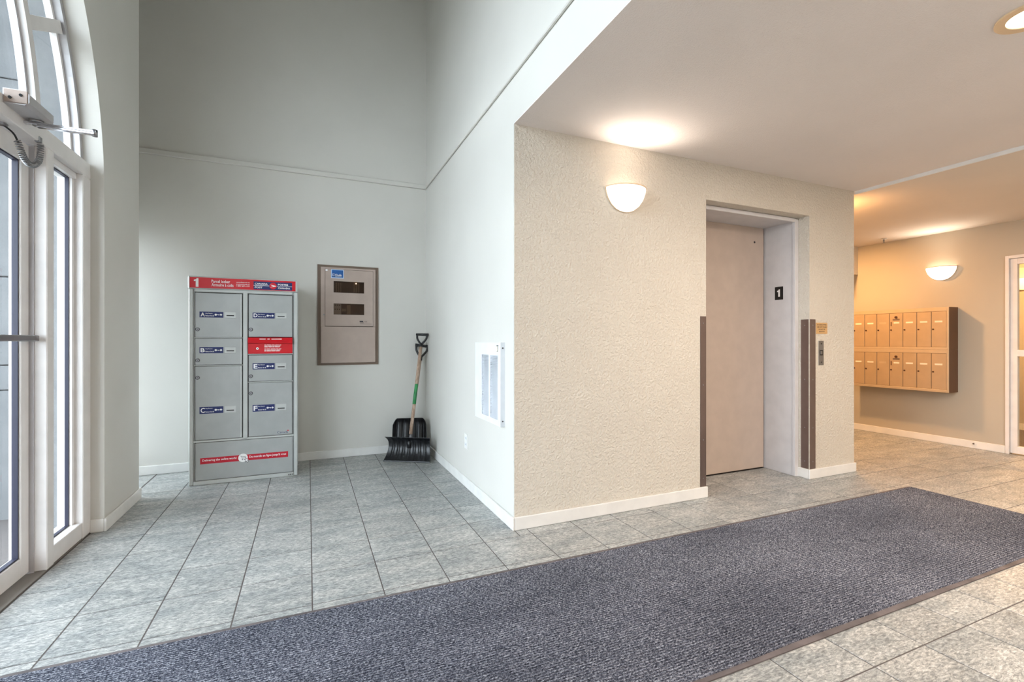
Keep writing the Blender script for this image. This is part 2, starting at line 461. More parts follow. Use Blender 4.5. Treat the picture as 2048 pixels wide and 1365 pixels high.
# ------------------------------------------------------------------ baseboards
BH, BT = 0.078, 0.013
def bb_profile(mb, x0, x1, y0, y1): mb.box(x0, x1, y0, y1, 0, BH, bev=0.004, seg=2)
m = MB(); bb_profile(m, -1.55, XW - BT, YB - BT, YB); struct(m, 'baseboard_back', 'trim', 'white baseboard along the back wall', 'baseboard')
m = MB(); bb_profile(m, XW - BT, XW, YE - BT, YB); struct(m, 'baseboard_side', 'trim', 'white baseboard along the white side wall', 'baseboard')
m = MB(); bb_profile(m, XW, OX0 + BT * .5, YE - BT, YE); struct(m, 'baseboard_lift_wall', 'trim', 'white baseboard left of the lift', 'baseboard')
m = MB(); bb_profile(m, OX1 - BT, XE + BT, YE - BT, YE); bb_profile(m, OX1 - BT, OX1, YE, YE + 0.113); bb_profile(m, XE, XE + BT, YE, 6.0)
struct(m, 'baseboard_pier', 'trim', 'white baseboard around the pier right of the lift', 'baseboard')
m = MB(); bb_profile(m, XM - BT, XM, DY1 + 0.0, 6.0); bb_mail = struct(m, 'baseboard_mail', 'trim', 'white baseboard under the mailboxes', 'baseboard')
m = MB(); bb_profile(m, XL, XL + BT, 3.57 - BT, 4.2 + BT); bb_profile(m, XL - 0.065, XL, 3.57 - BT, 3.57); bb_profile(m, XL - 0.30, XL, 4.2, 4.2 + BT)
struct(m, 'baseboard_left', 'trim', 'white baseboard around the end of the entrance wall', 'baseboard')

# ------------------------------------------------------------------ floor: slab + tiles
T = 0.30033
TX0 = CAM_H * -1.0378; TY0 = CAM_H * 1.9435
floor = struct(MB().box(-2.55, 8.55, YR - 0.1, 6.1, -0.12, -0.0018), 'floor', 'grout', 'grey slate tile floor with dark joints', 'floor')
REG = [(-1.19, XW, YR, YB), (-1.55, -1.19, 4.2, YB), (XW, XM, YR, YE), (OX0, OX1, YE, 3.0), (XE, XM, YE, 6.0), (XM, 8.4, DY0, DY1)]
MATX0, MATX1, MATY0, MATY1 = -0.97, 4.31, 1.186, 2.158
s_, c_ = math.sin(YAW), math.cos(YAW)
def proj(x, y, z):
    d = x * s_ + y * c_; r = x * c_ - y * s_
    if d < 0.05: return None
    return 1024 + FPX * r / d, 682.5 - FPX * (z - CAM_H) / d
def seen(x0, x1, y0, y1):
    hit = False
    for i in range(5):
        for j in range(5):
            x = x0 + (x1 - x0) * i / 4; y = y0 + (y1 - y0) * j / 4
            if MATX0 < x < MATX1 and MATY0 < y < MATY1: continue
            p = proj(x, y, 0)
            if not p or not (0 <= p[0] <= 2048 and 0 <= p[1] <= 1365): continue
            # hidden behind the lift block / entrance wall
            if y > YE and x > OX1 and y > 3.0 and x < 4.45: continue
            if x > XE and y > YE and x / y < 4.39 / 2.6: continue
            if x < XL and y > 4.15 and x / y < XL / 4.2: continue
            hit = True
    return hit
def pieces(x0, x1, y0, y1):
    out = []
    for a, b, c, d in REG:
        X0, X1, Y0, Y1 = max(x0, a), min(x1, b), max(y0, c), min(y1, d)
        if X1 - X0 > 0.012 and Y1 - Y0 > 0.012: out.append([X0, X1, Y0, Y1])
    ar = sum((b - a) * (d - c) for a, b, c, d in out)
    if len(out) > 1:
        if abs(ar - (x1 - x0) * (y1 - y0)) < 1e-4: return [[x0, x1, y0, y1]]
        if len(out) == 2:
            p, q = out
            if abs(p[0] - q[0]) < .002 and abs(p[1] - q[1]) < .002: return [[p[0], p[1], min(p[2], q[2]), max(p[3], q[3])]]
            if abs(p[2] - q[2]) < .002 and abs(p[3] - q[3]) < .002: return [[min(p[0], q[0]), max(p[1], q[1]), p[2], p[3]]]
    return out
G = 0.0026
def tile_mesh(w, d):
    bm = bmesh.new(); c = 0.001; h = 0.010
    lv = [(0, -h), (0, -c), (c, 0)]
    rings = []
    for ins, z in lv:
        rings.append([bm.verts.new(p) for p in ((ins, ins, z), (w - ins, ins, z), (w - ins, d - ins, z), (ins, d - ins, z))])
    for a, b in zip(rings, rings[1:]):
        for k in range(4): bm.faces.new((a[k], a[(k + 1) % 4], b[(k + 1) % 4], b[k]))
    bm.faces.new(rings[-1])
    me = bpy.data.meshes.new('floor_tile'); bm.to_mesh(me); bm.free(); me.materials.append(M['stone']); return me
full = tile_mesh(T - 2 * G, T - 2 * G)
cand = []; rest = []
for i in range(-6, 34):
    for j in range(-14, 16):
        x0 = TX0 + i * T; y0 = TY0 + j * T
        for a, b, c, d in pieces(x0, x0 + T, y0, y0 + T):
            if seen(a, b, c, d):
                cand.append((math.hypot((a + b) / 2, (c + d) / 2), a, b, c, d))
            elif not (a > MATX0 and b < MATX1 and c > MATY0 and d < MATY1): rest.append((a, b, c, d))
cand.sort()
rest += [q[1:] for q in cand[300:]]
print('tiles seen', len(cand), 'rest', len(rest))
rnd = random.Random(3)
for _, a, b, c, d in cand[:300]:
    me = full if abs((b - a) - T) < 1e-4 and abs((d - c) - T) < 1e-4 else tile_mesh(b - a - 2 * G, d - c - 2 * G)
    o = bpy.data.objects.new('floor_tile', me); COL.objects.link(o); o.parent = floor
    o.location = (a + G, c + G, rnd.uniform(-0.0005, 0.0))
m = MB()
for a, b, c, d in rest: m.box(a + G, b - G, c + G, d - G, -0.01, -0.0002)
tag(m.build('floor_tile_field', 'stone', floor), kind='stuff')
struct(MB().box(-1.42, -1.188, AC - AA, AC + AA, -0.1, 0.004), 'trim_5', 'threshold', 'grey metal threshold under the entrance door', 'threshold')

# ------------------------------------------------------------------ outside
struct(MB().box(-14, -1.42, -9, 12, -0.2, -0.02), 'ground_outside', 'ground', 'pale paving outside the entrance', 'paving')
wo = struct_empty('wall_outside', 'pale concrete wall outside beside the entrance')
zc = [-0.02, 0.825, 0.985, 1.55, 2.82, 3.9, ZT]
for a, b in zip(zc, zc[1:]):
    part('concrete_panel', 'concrete', wo, (-2.05, -1.425, 4.05, 4.15, a + .004, b - .004), bev=0.004)
struct(MB().box(-2.95, -1.421, -3.0, 4.045, 4.05, 4.25), 'shade_slab_outside', 'concrete', 'unseen concrete slab added over the entrance to shade the wall outside', 'shading slab')  # unseen slab added to keep overhead sky light off the outside concrete
part('backing', 'gap', wo, (-2.05, -1.425, 4.07, 4.149, -0.02, ZT))

# ================================================================== entrance: arched window, sidelight, doors
FX0, FX1 = -1.30, -1.185
w1 = struct_empty('window_1', 'white arched transom window over the entrance doors')
def ring(a0, b0, a1, b1, t0=0.0, t1=PI, n=48): return arc(a0, b0, n, t0, t1), arc(a1, b1, n, t0, t1)
# keep only what lies above the door head
HZ0, HZ1 = 2.10, 2.19
def tstart(a, b): return math.asin((HZ1 - AZ) / b)
def arcband(name, mat, a0, b0, a1, b1, x0, x1):
    i, o_ = arc(a0, b0, 48, tstart(a0, b0), PI - tstart(a0, b0)), arc(a1, b1, 48, tstart(a1, b1), PI - tstart(a1, b1))
    return MB().band(i, o_, 'x', x0, x1).build(name, mat, w1)
arcband('outer_frame', 'alu', 1.815, 1.835, 1.855, 1.875, -1.275, -1.215)
arcband('outer_stop', 'frame', 1.792, 1.812, 1.815, 1.835, -1.272, -1.25)
IA, IB = 1.335, 1.62
arcband('inner_mullion', 'frame', IA, IB, IA + 0.045, IB + 0.045, -1.268, -1.215)
arcband('inner_stop', 'alu', IA - 0.018, IB - 0.018, IA, IB, -1.268, -1.24)
# radial bars between the two arcs
angs = [math.radians(a) for a in (23.5, 62, 118, 156.5)]
def onarc(a, b, t): return Vector((0, AC + a * math.cos(t), AZ + b * math.sin(t)))
for t in angs:
    p = onarc(IA + .03, IB + .03, t); q = onarc(1.80, 1.82, t * 0.94 + 0.06 * PI / 2)
    d = (q - p).normalized(); nrm = Vector((0, -d.z, d.y)) * 0.032
    MB().prism([((p + nrm).y, (p + nrm).z), ((q + nrm).y, (q + nrm).z), ((q - nrm).y, (q - nrm).z), ((p - nrm).y, (p - nrm).z)], 'x', -1.285, -1.225).build('radial_bar', 'frame', w1)
MB().prism(arc(IA, IB, 40, tstart(IA, IB), PI - tstart(IA, IB)), 'x', -1.263, -1.257).build('pane', 'glass', w1)
edges_t = [0.0] + angs + [PI]
for ta, tb in zip(edges_t, edges_t[1:]):
    i0 = max(ta, tstart(IA, IB)); o0 = max(ta, tstart(1.8, 1.82)); i1 = min(tb, PI - tstart(IA, IB)); o1 = min(tb, PI - tstart(1.8, 1.82))
    MB().band(arc(IA + .01, IB + .01, 12, i0, i1), arc(1.80, 1.82, 12, o0, o1), 'x', -1.263, -1.257).build('pane', 'glass', w1)

SB0, SB1 = 3.06, 3.13      # mullion between leaf and sidelight
ent = struct_empty('trim_6', 'white frame of the entrance: head, jambs and mullions')
part('head', 'frame', ent, (FX0, FX1, AC - AA, AC + AA, HZ0, HZ1), bev=0.004)
for y0, y1 in ((SB0, SB1), (2.10, 2.17), (1.27, 1.34), (0.31, 0.38)):
    part('mullion', 'frame', ent, (FX0, FX1, y0, y1, 0.004, HZ0), bev=0.004)
part('stop_strip', 'alu', ent, (-1.262, -1.232, SB0 - 0.008, SB0, 0.004, HZ0))
part('jamb', 'frame', ent, (FX0, FX1, 3.47, AC + AA, 0.004, HZ0), bev=0.004)
part('jamb', 'frame', ent, (FX0, FX1, AC - AA, -0.03, 0.004, HZ0), bev=0.004)

def sidelight(name, y0, y1, label):
    w = struct_empty(name, label)
    part('bottom_rail', 'frame', w, (FX0, FX1 - 0.006, y0, y1, 0.004, 0.095), bev=0.003)
    part('top_rail', 'frame', w, (FX0, FX1 - 0.03, y0, y1, HZ0 - 0.035, HZ0), bev=0.003)
    part('stop', 'frame', w, (FX0 + .01, -1.225, y0, y0 + .03, .095, HZ0 - .035), (FX0 + .01, -1.225, y1 - .03, y1, .095, HZ0 - .035))
    part('gasket', 'gasket', w, (-1.255, -1.238, y0 + .03, y0 + .036, .095, HZ0 - .035), (-1.255, -1.238, y1 - .036, y1 - .03, .095, HZ0 - .035),
         (-1.255, -1.238, y0 + .036, y1 - .036, .095, .101), (-1.255, -1.238, y0 + .036, y1 - .036, HZ0 - .041, HZ0 - .035))
    part('pane', 'glass', w, (-1.258, -1.252, y0 + .03, y1 - .03, .095, HZ0 - .035))
    return w
sidelight('window_2', SB1, 3.47, 'tall white sidelight window beside the entrance door')
sidelight('window_4', -0.03, 0.31, 'tall white sidelight window at the far jamb of the entrance')
sidelight('window_5', 1.34, 2.10, 'fixed white glazed panel between the two entrance doors')

def leaf(name, y0, y1, label):
    d = struct_empty(name, label)
    x0, x1 = -1.295, -1.25
    part('stile', 'frame', d, (x0, x1, y0, y0 + .07, .012, HZ0 - .006), bev=.003)
    part('stile', 'frame', d, (x0, x1, y1 - .07, y1, .012, HZ0 - .006), bev=.003)
    part('bottom_rail', 'frame', d, (x0, x1, y0 + .07, y1 - .07, .012, .105), bev=.003)
    part('top_rail', 'frame', d, (x0, x1, y0 + .07, y1 - .07, HZ0 - .10, HZ0 - .006), bev=.003)
    part('gasket', 'gasket', d, (-1.28, -1.258, y0 + .07, y0 + .078, .105, HZ0 - .10), (-1.28, -1.258, y1 - .078, y1 - .07, .105, HZ0 - .10),
         (-1.28, -1.258, y0 + .078, y1 - .078, .105, .112), (-1.28, -1.258, y0 + .078, y1 - .078, HZ0 - .107, HZ0 - .10))
    part('pane', 'glass', d, (-1.275, -1.269, y0 + .07, y1 - .07, .105, HZ0 - .10))
    b = part('push_bar', 'steel', d, (-1.222, -1.204, y0 + .01, y1 - .015, 1.138, 1.168), bev=.004)
    part('bar_bracket', 'steel', d, (-1.25, -1.222, y0 + .02, y0 + .05, 1.14, 1.166), (-1.25, -1.222, y1 - .05, y1 - .02, 1.14, 1.166))
    return d
leaf('door_1', 2.175, 3.052, 'white glazed entrance door with grey push bar')
leaf('door_2', 0.385, 1.265, 'white glazed entrance door at the far side of the fixed panel')

# door closer on the head
dc = thing('door_closer', 'grey overhead door closer with chrome arm on the entrance door head', 'door closer')
MB().prism([(-1.186, 2.215), (-1.115, 2.215), (-1.10, 2.20), (-1.10, 2.165), (-1.115, 2.152), (-1.186, 2.152)], 'y', 2.69, 2.90).build('housing', 'alu', dc)
part('end_cap', 'panel_tan', dc, (-1.18, -1.106, 2.684, 2.69, 2.158, 2.21))
for x, z in ((-1.125, 2.19), (-1.16, 2.175)): MB().cyl((x, 2.684, z), (x, 2.680, z), 0.006, 8).build('screw', 'gap', dc)
m = MB(); m.cyl((-1.145, 2.86, 2.155), (-1.145, 2.86, 2.142), 0.026, 16); m.cyl((-1.145, 2.86, 2.142), (-1.145, 2.86, 2.128), 0.014, 12); m.build('pinion', 'steel', dc)
m = MB(); m.box(-1.40 + .14, -0.925, 2.845, 2.869, 2.131, 2.142, bev=.002); m.build('arm', 'chrome', dc)
m = MB(); m.box(-1.14, -0.93, 2.838, 2.862, 2.119, 2.130, bev=.002); m.build('forearm', 'chrome', dc)
m = MB(); m.cyl((-0.932, 2.855, 2.115), (-0.932, 2.855, 2.146), 0.011, 12); m.build('elbow_pin', 'steel', dc)
# coiled cable
pth = [Vector(p) for p in ((-1.235, 2.80, 2.095), (-1.215, 2.835, 2.075), (-1.205, 2.852, 2.04), (-1.20, 2.87, 2.0), (-1.20, 2.90, 1.977), (-1.20, 2.935, 1.97), (-1.197, 2.97, 1.98), (-1.193, 3.0, 2.01), (-1.19, 3.008, 2.05), (-1.186, 3.0, 2.09), (-1.183, 2.99, 2.108))]
def cat(P, t):
    n = len(P) - 1; x = t * n; i = min(int(x), n - 1); f = x - i
    p0, p1, p2, p3 = P[max(i - 1, 0)], P[i], P[i + 1], P[min(i + 2, n)]
    return 0.5 * ((2 * p1) + (-p0 + p2) * f + (2 * p0 - 5 * p1 + 4 * p2 - p3) * f * f + (-p0 + 3 * p1 - 3 * p2 + p3) * f ** 3)
cc = thing('coiled_cable', 'grey coiled cable hanging in a loop below the door closer', 'cable', (-1.2, 2.9, 1.96))
hel = []; turns = 30; N = turns * 9
for k in range(N + 1):
    t = 0.18 + 0.72 * k / N
    p = cat(pth, t); d = (cat(pth, min(1, t + .01)) - cat(pth, t - .01)).normalized()
    u = Vector((1, 0, 0)); u = (u - d * u.dot(d)).normalized(); w = d.cross(u); a = 2 * PI * turns * k / N
    hel.append(p + (u * math.cos(a) + w * math.sin(a)) * 0.0115 - Vector(cc.location))
MB().tube(hel, 0.0028, 5).build('coil', 'steel', cc)
MB().tube([cat(pth, t * .2 / 8) - Vector(cc.location) for t in range(9)], 0.004, 6).build('lead', 'gap', cc)
part('cable_anchor', 'steel', cc, (-0.05, -0.02, -0.12, -0.085, 0.13, 0.16), bev=.004)
part('cable_anchor', 'steel', cc, (-0.002, 0.02, 0.078, 0.105, 0.135, 0.165), bev=.004)

# ================================================================== lift
lift = struct_empty('door_3', 'beige steel lift door in its recessed painted frame')
fy0, fy1 = YE + 0.113, 3.02
part('jamb', 'elevframe', lift, (3.765, 3.83, fy0, fy1, 0, 2.30), bev=.002)
part('jamb', 'elevframe', lift, (2.64, 2.705, fy0, fy1, 0, 2.30), bev=.002)
part('head', 'elevframe', lift, (2.705, 3.765, fy0, fy1, 2.149, 2.30), bev=.002)
part('frame_lip', 'elevframe', lift, (3.757, 3.80, fy0 - .02, fy0 + .006, 0, 2.165), (2.673, 2.713, fy0 - .02, fy0 + .006, 0, 2.165), (2.713, 3.757, fy0 - .02, fy0 + .006, 2.141, 2.172), bev=.002)
pn = part('door_panel', 'elev', lift, (2.70, 3.752, 2.995, 3.03, .012, 2.149), bev=.0015)
part('shaft_gap', 'gap', lift, (2.64, 3.83, 3.032, 3.06, -.05, 2.3))
m = MB(); m.disc((3.638, 2.995, 2.017), 0.009, t=0.002); m.build('keyhole', 'ink', pn)
sg = thing('floor_number_sign', 'small black sign with white number 1 on lift jamb', 'sign', (3.765, 2.891, 1.499), -PI / 2)
part('plate', 'blackmatte', sg, (0, .076, -.003, 0, 0, .113))
figure_one(MB(), .020, .050, .026, .090, -.003).build('lettering', 'white', sg)

def guard(label, x, plates, zb=BH + .002, zt=1.32):
    g = thing('corner_guard', label, 'corner guard', (x, YE, 0))
    for (x0, x1, y0, y1) in plates:
        p = part('plate', 'bronze', g, (x0, x1, y0, y1, zb, zt), bev=.0006)
        for z in (zb + .06, .42, .82, zt - .05):
            m = MB()
            if abs(x1 - x0) > abs(y1 - y0): m.cyl(((x0 + x1) / 2, y0, z), ((x0 + x1) / 2, y0 - .0016, z), .005, 8)
            else: m.cyl((x0, (y0 + y1) / 2, z), (x0 - .0016, (y0 + y1) / 2, z), .005, 8)
            m.build('screw', 'steel', p)
    return g
guard('brown metal corner guard left of the lift door', OX0, [(-.058, -.001, -.003, 0)])
guard('two-faced brown metal corner guard on the pier right of the lift', OX1, [(.003, .072, -.003, 0), (-.003, 0, .006, .072)])
cb = thing('call_button', 'narrow steel lift call button plate on the pier', 'button', (3.914, YE, .937))
part('plate', 'steel', cb, (0, .064, -.003, 0, 0, .205), bev=.001)
part('button_surround', 'blackmatte', cb, (.016, .050, -.005, -.003, .083, .127))
part('button', 'steel', cb, (.016, .040, -.008, -.005, .091, .119), bev=.001)
for z in (.18, .025): MB().disc((.032, -.003, z), .005, t=.002).build('screw', 'ink', cb)
nt_ = thing('notice_plate', 'small tan notice with dark lettering above the call button', 'notice', (3.882, YE, 1.20))
part('plate', 'notice', nt_, (0, .142, -.003, 0, 0, .092))
m = MB()
for body, a, b, z in (('IN CASE OF FIRE', .014, .128, .070), ('USE EXIT STAIRS', .010, .132, .051), ('DO NOT USE', .030, .112, .032), ('ELEVATOR', .036, .106, .013)):
    text_into(m, body, a, b, z, z + .011, -.003, bold=.01)
m.build('lettering', 'ink', nt_)

# ================================================================== lamps
def point(name, parent, loc, w, r=.03, col=WARM):
    l = bpy.data.lights.new(name, 'POINT'); l.energy = w; l.color = col; l.shadow_soft_size = r
    o = bpy.data.objects.new(name, l); COL.objects.link(o); o.parent = parent; o.location = loc
    return o
def sconce(label, loc, rz, w=SCONCE_W, width=.30, h=.155, depth=.125, col=WARM, gs=0.85):
    s = thing('wall_sconce', label, 'wall lamp', loc, rz)
    n = 24; prof = [(0.10, 0.0), (0.27, .03), (0.46, .10), (0.68, .26), (0.86, .50), (0.96, .76), (1.0, .97)]
    V = []; F = []
    for (k, zz) in prof:
        for i in range(n + 1):
            a = PI + PI * i / n
            V.append((k * width / 2 * math.cos(a), k * depth * math.sin(a), zz * h))
    for r in range(len(prof) - 1):
        for i in range(n):
            a = r * (n + 1) + i; F.append((a, a + 1, a + n + 2, a + n + 1))
    F.append(tuple(range(n + 1))[::-1])
    b = MB().quads(V, F, True).build('bowl', glow('sconce_frosted_glass', (*col, 1), gs), s)
    sm = b.modifiers.new('thickness', 'SOLIDIFY'); sm.thickness = .004; sm.offset = 0
    MB().tube([(width / 2 * math.cos(PI + PI * i / n), depth * math.sin(PI + PI * i / n), .97 * h) for i in range(n + 1)], .0045, 6).build('rim', 'sconce_rim', s)
    edge = [(-k * width / 2, -.004, zz * h) for k, zz in prof[::-1]] + [(k * width / 2, -.004, zz * h) for k, zz in prof]
    MB().tube(edge, .005, 6).build('wall_edge', 'sconce_rim', s)
    part('back_plate', 'sconce_rim', s, (-.05, .05, -.012, 0, .03, .12))
    l = bpy.data.lights.new('lamp', 'SPOT'); l.energy = w; l.color = col; l.shadow_soft_size = .035; l.spot_size = math.radians(140); l.spot_blend = 1.0
    o = bpy.data.objects.new('lamp', l); COL.objects.link(o); o.parent = s; o.location = (0, -.084, h * .74); o.rotation_euler = (math.radians(180 + 42), 0, 0)
    return s
sconce('glowing half-bowl wall lamp on the textured wall left of the lift', (1.945, YE, 2.004), 0)
sconce('glowing half-bowl wall lamp above the mailboxes', (XM, 2.94, 1.822), -PI / 2, width=.275, h=.145, gs=1.8)
sconce('glowing half-bowl wall lamp on the lift shaft side wall facing the mailboxes', (XE, 2.98, 1.95), PI / 2, w=SCONCE_W * 2, col=AMBER, gs=12)
sconce('glowing half-bowl wall lamp seen through the glazed corridor door', (8.4, 2.95, 1.80), -PI / 2, width=.275, h=.145, w=SCONCE_W * 1.5, col=AMBER, gs=3)

def downlight(loc, label, w=DOWN_W, col=(1, .85, .72)):
    d = thing('recessed_or_fill_light', label, 'ceiling lamp', loc)  # used for the visible fixture near the lift and for the added fill lamps
    R0, R1 = .078, .112
    n = 32
    ci = [(R0 * math.cos(2 * PI * k / n), R0 * math.sin(2 * PI * k / n)) for k in range(n + 1)]
    co = [(R1 * math.cos(2 * PI * k / n), R1 * math.sin(2 * PI * k / n)) for k in range(n + 1)]
    MB().band(ci, co, 'z', -.008, -.0005).build('trim_ring', 'gold', d)
    MB().prism(ci[:-1], 'z', -.004, -.0015).build('lens', 'lamp', d)
    l = bpy.data.lights.new('lamp', 'AREA'); l.shape = 'DISK'; l.size = .14; l.energy = w; l.color = col
    o = bpy.data.objects.new('lamp', l); COL.objects.link(o); o.parent = d; o.location = (0, 0, -.012)
    return d
downlight((2.67, .91, ZC), 'round recessed ceiling light in the low stippled ceiling nearest the lift')
downlight((2.67, -.6, ZC), 'added round fill light between the bulkhead and the rear wall')  # unseen lamp added to raise the ambient light in the lobby
downlight((3.9, -.6, ZC), 'added round fill light between the ceiling bead and the rear wall')  # another unseen lamp added as lobby fill
downlight((5.45, .91, 2.3845), 'added round fill light in the smooth ceiling facing the glazed corridor door', w=DOWN_W * .45)  # unseen fill lamp added to light the right part of the mailbox wall
downlight((5.5, 3.75, 2.384), 'added round amber fill light in the mail corridor beside the lift shaft', w=DOWN_W * 1.4, col=AMBER)  # added out of sight behind the pier to turn the mailbox wall orange
downlight((7.5, 2.5, 2.4), 'added round amber fill light in the corridor behind the glazed door', w=DOWN_W * 2.2, col=AMBER)  # unseen lamp added to brighten the corridor behind the glass

spk = thing('sprinkler_head', 'small white sprinkler head on the mail corridor ceiling', 'sprinkler', (6.28, 3.40, 2.352))
m = MB(); m.cyl((0, 0, 0), (0, 0, -.006), .03, 16); m.build('escutcheon', 'trim', spk)
m = MB(); m.cyl((0, 0, -.006), (0, 0, -.03), .008, 8); m.tube([(-.012, 0, -.01), (-.014, 0, -.03), (0, 0, -.045), (.014, 0, -.03), (.012, 0, -.01)], .0025, 6); m.build('yoke', 'steel', spk)
m = MB(); m.cyl((0, 0, -.045), (0, 0, -.048), .016, 12); m.build('deflector', 'steel', spk)

# ================================================================== parcel locker (front plane y = 4.40)
LY = 4.40
lk = thing('parcel_locker', 'grey metal parcel locker with red header and lettered doors', 'parcel locker', (0, LY, 0))
X0, X1 = -.858, -.080
part('cabinet_body', 'locker_frame', lk, (X0 + .004, X1 - .004, .03, .48, .012, 1.642))
part('backing', 'gap', lk, (X0 + .02, X1 - .02, .018, .03, .02, 1.55))
part('side_post', 'locker_frame', lk, (X0, X0 + .030, 0, .04, 0, 1.552), bev=.006)
part('side_post', 'locker_frame', lk, (X1 - .030, X1, 0, .04, 0, 1.552), bev=.006)
part('groove', 'locker', lk, (X0 + .034, X0 + .0385, .002, .02, .03, 1.548), (X1 - .0385, X1 - .034, .002, .02, .03, 1.548))
part('center_post', 'locker_frame', lk, (-.486, -.452, 0, .03, .338, 1.540), bev=.004)
part('top_rail', 'locker_frame', lk, (X0 + .030, X1 - .030, .002, .03, 1.528, 1.552), bev=.003)
part('middle_rail', 'locker_frame', lk, (X0 + .030, X1 - .030, 0, .03, .336, .352), bev=.003)
part('base_rail', 'locker_frame', lk, (X0 + .030, X1 - .030, 0, .03, 0, .032), bev=.003)
hd = part('header', 'locker_frame', lk, (X0 - .003, X1 + .001, -.012, .06, 1.552, 1.651), bev=.006)
part('header_panel', 'red', hd, (-.848, -.096, -.0135, -.012, 1.559, 1.642))
figure_one(MB(), -.822, -.788, 1.566, 1.634, -.0135).build('header_number', 'white', hd)
m = MB()
text_into(m, 'Parcel locker', -.702, -.574, 1.603, 1.627, -.0135, bold=.012)
text_into(m, 'Armoire \u00e0 colis', -.702, -.550, 1.575, 1.600, -.0135, bold=.012)
m.build('header_lettering', 'white', hd)
m = MB()
for b, z in (('canadapost.ca', 1.609), ('postescanada.ca', 1.594), ('1 800 267-1177', 1.580)):
    text_into(m, b, -.531, -.436, z, z + .011, -.0135, bold=.015)
m.build('contact_lettering', 'white', hd)
part('emblem_field', 'navy', hd, (-.408, -.122, -.0142, -.0135, 1.564, 1.629))
m = MB()
text_into(m, 'CANADA', -.399, -.305, 1.603, 1.617, -.0142, bold=.03); text_into(m, 'POST', -.399, -.343, 1.574, 1.588, -.0142, bold=.03)
m.box(-.408, -.294, -.0148, -.0142, 1.5945, 1.5975); m.build('emblem_lettering', 'white', hd); m = MB()
text_into(m, 'POSTES', -.229, -.152, 1.603, 1.617, -.0142, bold=.03); text_into(m, 'CANADA', -.229, -.137, 1.574, 1.588, -.0142, bold=.03)
m.box(-.236, -.122, -.0148, -.0142, 1.5945, 1.5975)
m.build('emblem_lettering', 'white', hd)
m = MB(); m.disc((-.265, -.0142, 1.596), .027, t=.0006, seg=28); m.build('emblem_disc', 'red', hd)
m = MB(); m.prism([(-.285, 1.606), (-.247, 1.599), (-.240, 1.596), (-.250, 1.591), (-.285, 1.584), (-.277, 1.589), (-.262, 1.594), (-.277, 1.6005)], 'y', -.0148, -.0154); m.build('emblem_wing', 'white', hd)

def compartment(letter, x0, x1, z0, z1, lz0, lz1, lkz, extra=None):
    d = part('door', 'locker', lk, (x0 + .005, x1 - .005, 0, .018, z0 + .005, z1 - .005), bev=.0015)
    d['label'] = 'grey locker door lettered ' + letter
    if x0 < -.6: part('hinge_strip', 'locker_frame', d, (x1 - .016, x1 - .006, -.0025, 0, z0 + .006, z1 - .006), bev=.001)
    a = x0 + .034; h = lz1 - lz0
    part('door_label', 'navy', d, (a, a + .162, -.001, 0, lz0, lz1))
    m = MB()
    text_into(m, letter, a + .007, a + .036, lz0 + .008, lz1 - .007, -.001, bold=.025)
    text_into(m, 'Key Return', a + .040, a + .088, lz1 - .019, lz1 - .009, -.001, bold=.012)
    text_into(m, 'Retour de cl\u00e9', a + .040, a + .098, lz0 + .009, lz0 + .020, -.001, bold=.012)
    zc_ = (lz0 + lz1) / 2
    m.disc((a + .110, -.001, zc_), .008, t=.0006); m.box(a + .116, a + .134, -.0016, -.001, zc_ - .002, zc_ + .002); m.box(a + .129, a + .134, -.0016, -.001, zc_ - .005, zc_ - .002)
    m.prism([(a + .138, zc_ - .004), (a + .144, zc_ - .004), (a + .144, zc_ - .010), (a + .156, zc_), (a + .144, zc_ + .010), (a + .144, zc_ + .004), (a + .138, zc_ + .004)], 'y', -.001, -.0016)
    m.build('door_lettering', 'white', d)
    m = MB(); m.box(a + .171, a + .250, -.003, 0, lz0, lz1, bev=.001); m.build('slot_plate', 'locker_frame', d)
    part('slot', 'gap', d, (a + .184, a + .237, -.0036, -.003, lz0 + .014, lz0 + .022))
    m = MB(); m.cyl((x0 + .021, 0, lkz), (x0 + .021, -.006, lkz), .0145, 18); m.build('lock', 'ink', d)
    m = MB(); m.cyl((x0 + .021, -.006, lkz), (x0 + .021, -.0068, lkz), .011, 14); m.build('lock_cylinder', 'steel', d)
    m = MB(); m.box(x0 + .0195, x0 + .0225, -.0074, -.0068, lkz - .005, lkz + .005); m.build('key_slot', 'ink', d)
    return d
LA, LB, RA, RB = -.819, -.487, -.450, -.118
compartment('A', LA, LB, 1.166, 1.527, 1.327, 1.373, 1.232)
compartment('B', LA, LB, .946, 1.164, 1.043, 1.091, .987)
compartment('C', LA, LB, .351, .943, .563, .617, .85)
compartment('D', RA, RB, 1.170, 1.527, 1.327, 1.373, 1.234)
compartment('E', RA, RB, .804, 1.028, .906, .957, .851)
fd = compartment('F', RA, RB, .351, .801, .559, .614, .711)
m = MB(); text_into(m, 'Canada', -.236, -.152, .366, .385, 0, bold=.0); m.build('wordmark', 'inkblue', fd)
m = MB(); m.box(-.160, -.148, -.0006, 0, .384, .391); m.build('wordmark_flag', 'red', fd)
for zz in (1.165, .9445): part('shelf_strip', 'locker_frame', lk, (LA, LB, -.003, .018, zz - .0035, zz + .0035), bev=.001)
for zz in (.8025,): part('shelf_strip', 'locker_frame', lk, (RA, RB, -.003, .018, zz - .0035, zz + .0035), bev=.001)
rs = part('mail_slot', 'red', lk, (RA + .002, RB - .002, -.004, .02, 1.036, 1.122), bev=.002)
rs['label'] = 'red mail slot with white print'
m = MB(); m.prism([(-.004, 1.118), (-.022, 1.122), (-.026, 1.135), (-.012, 1.168), (.012, 1.168), (.012, 1.118)], 'x', RA + .002, RB - .002)
m.build('slot_hood', 'red', rs)
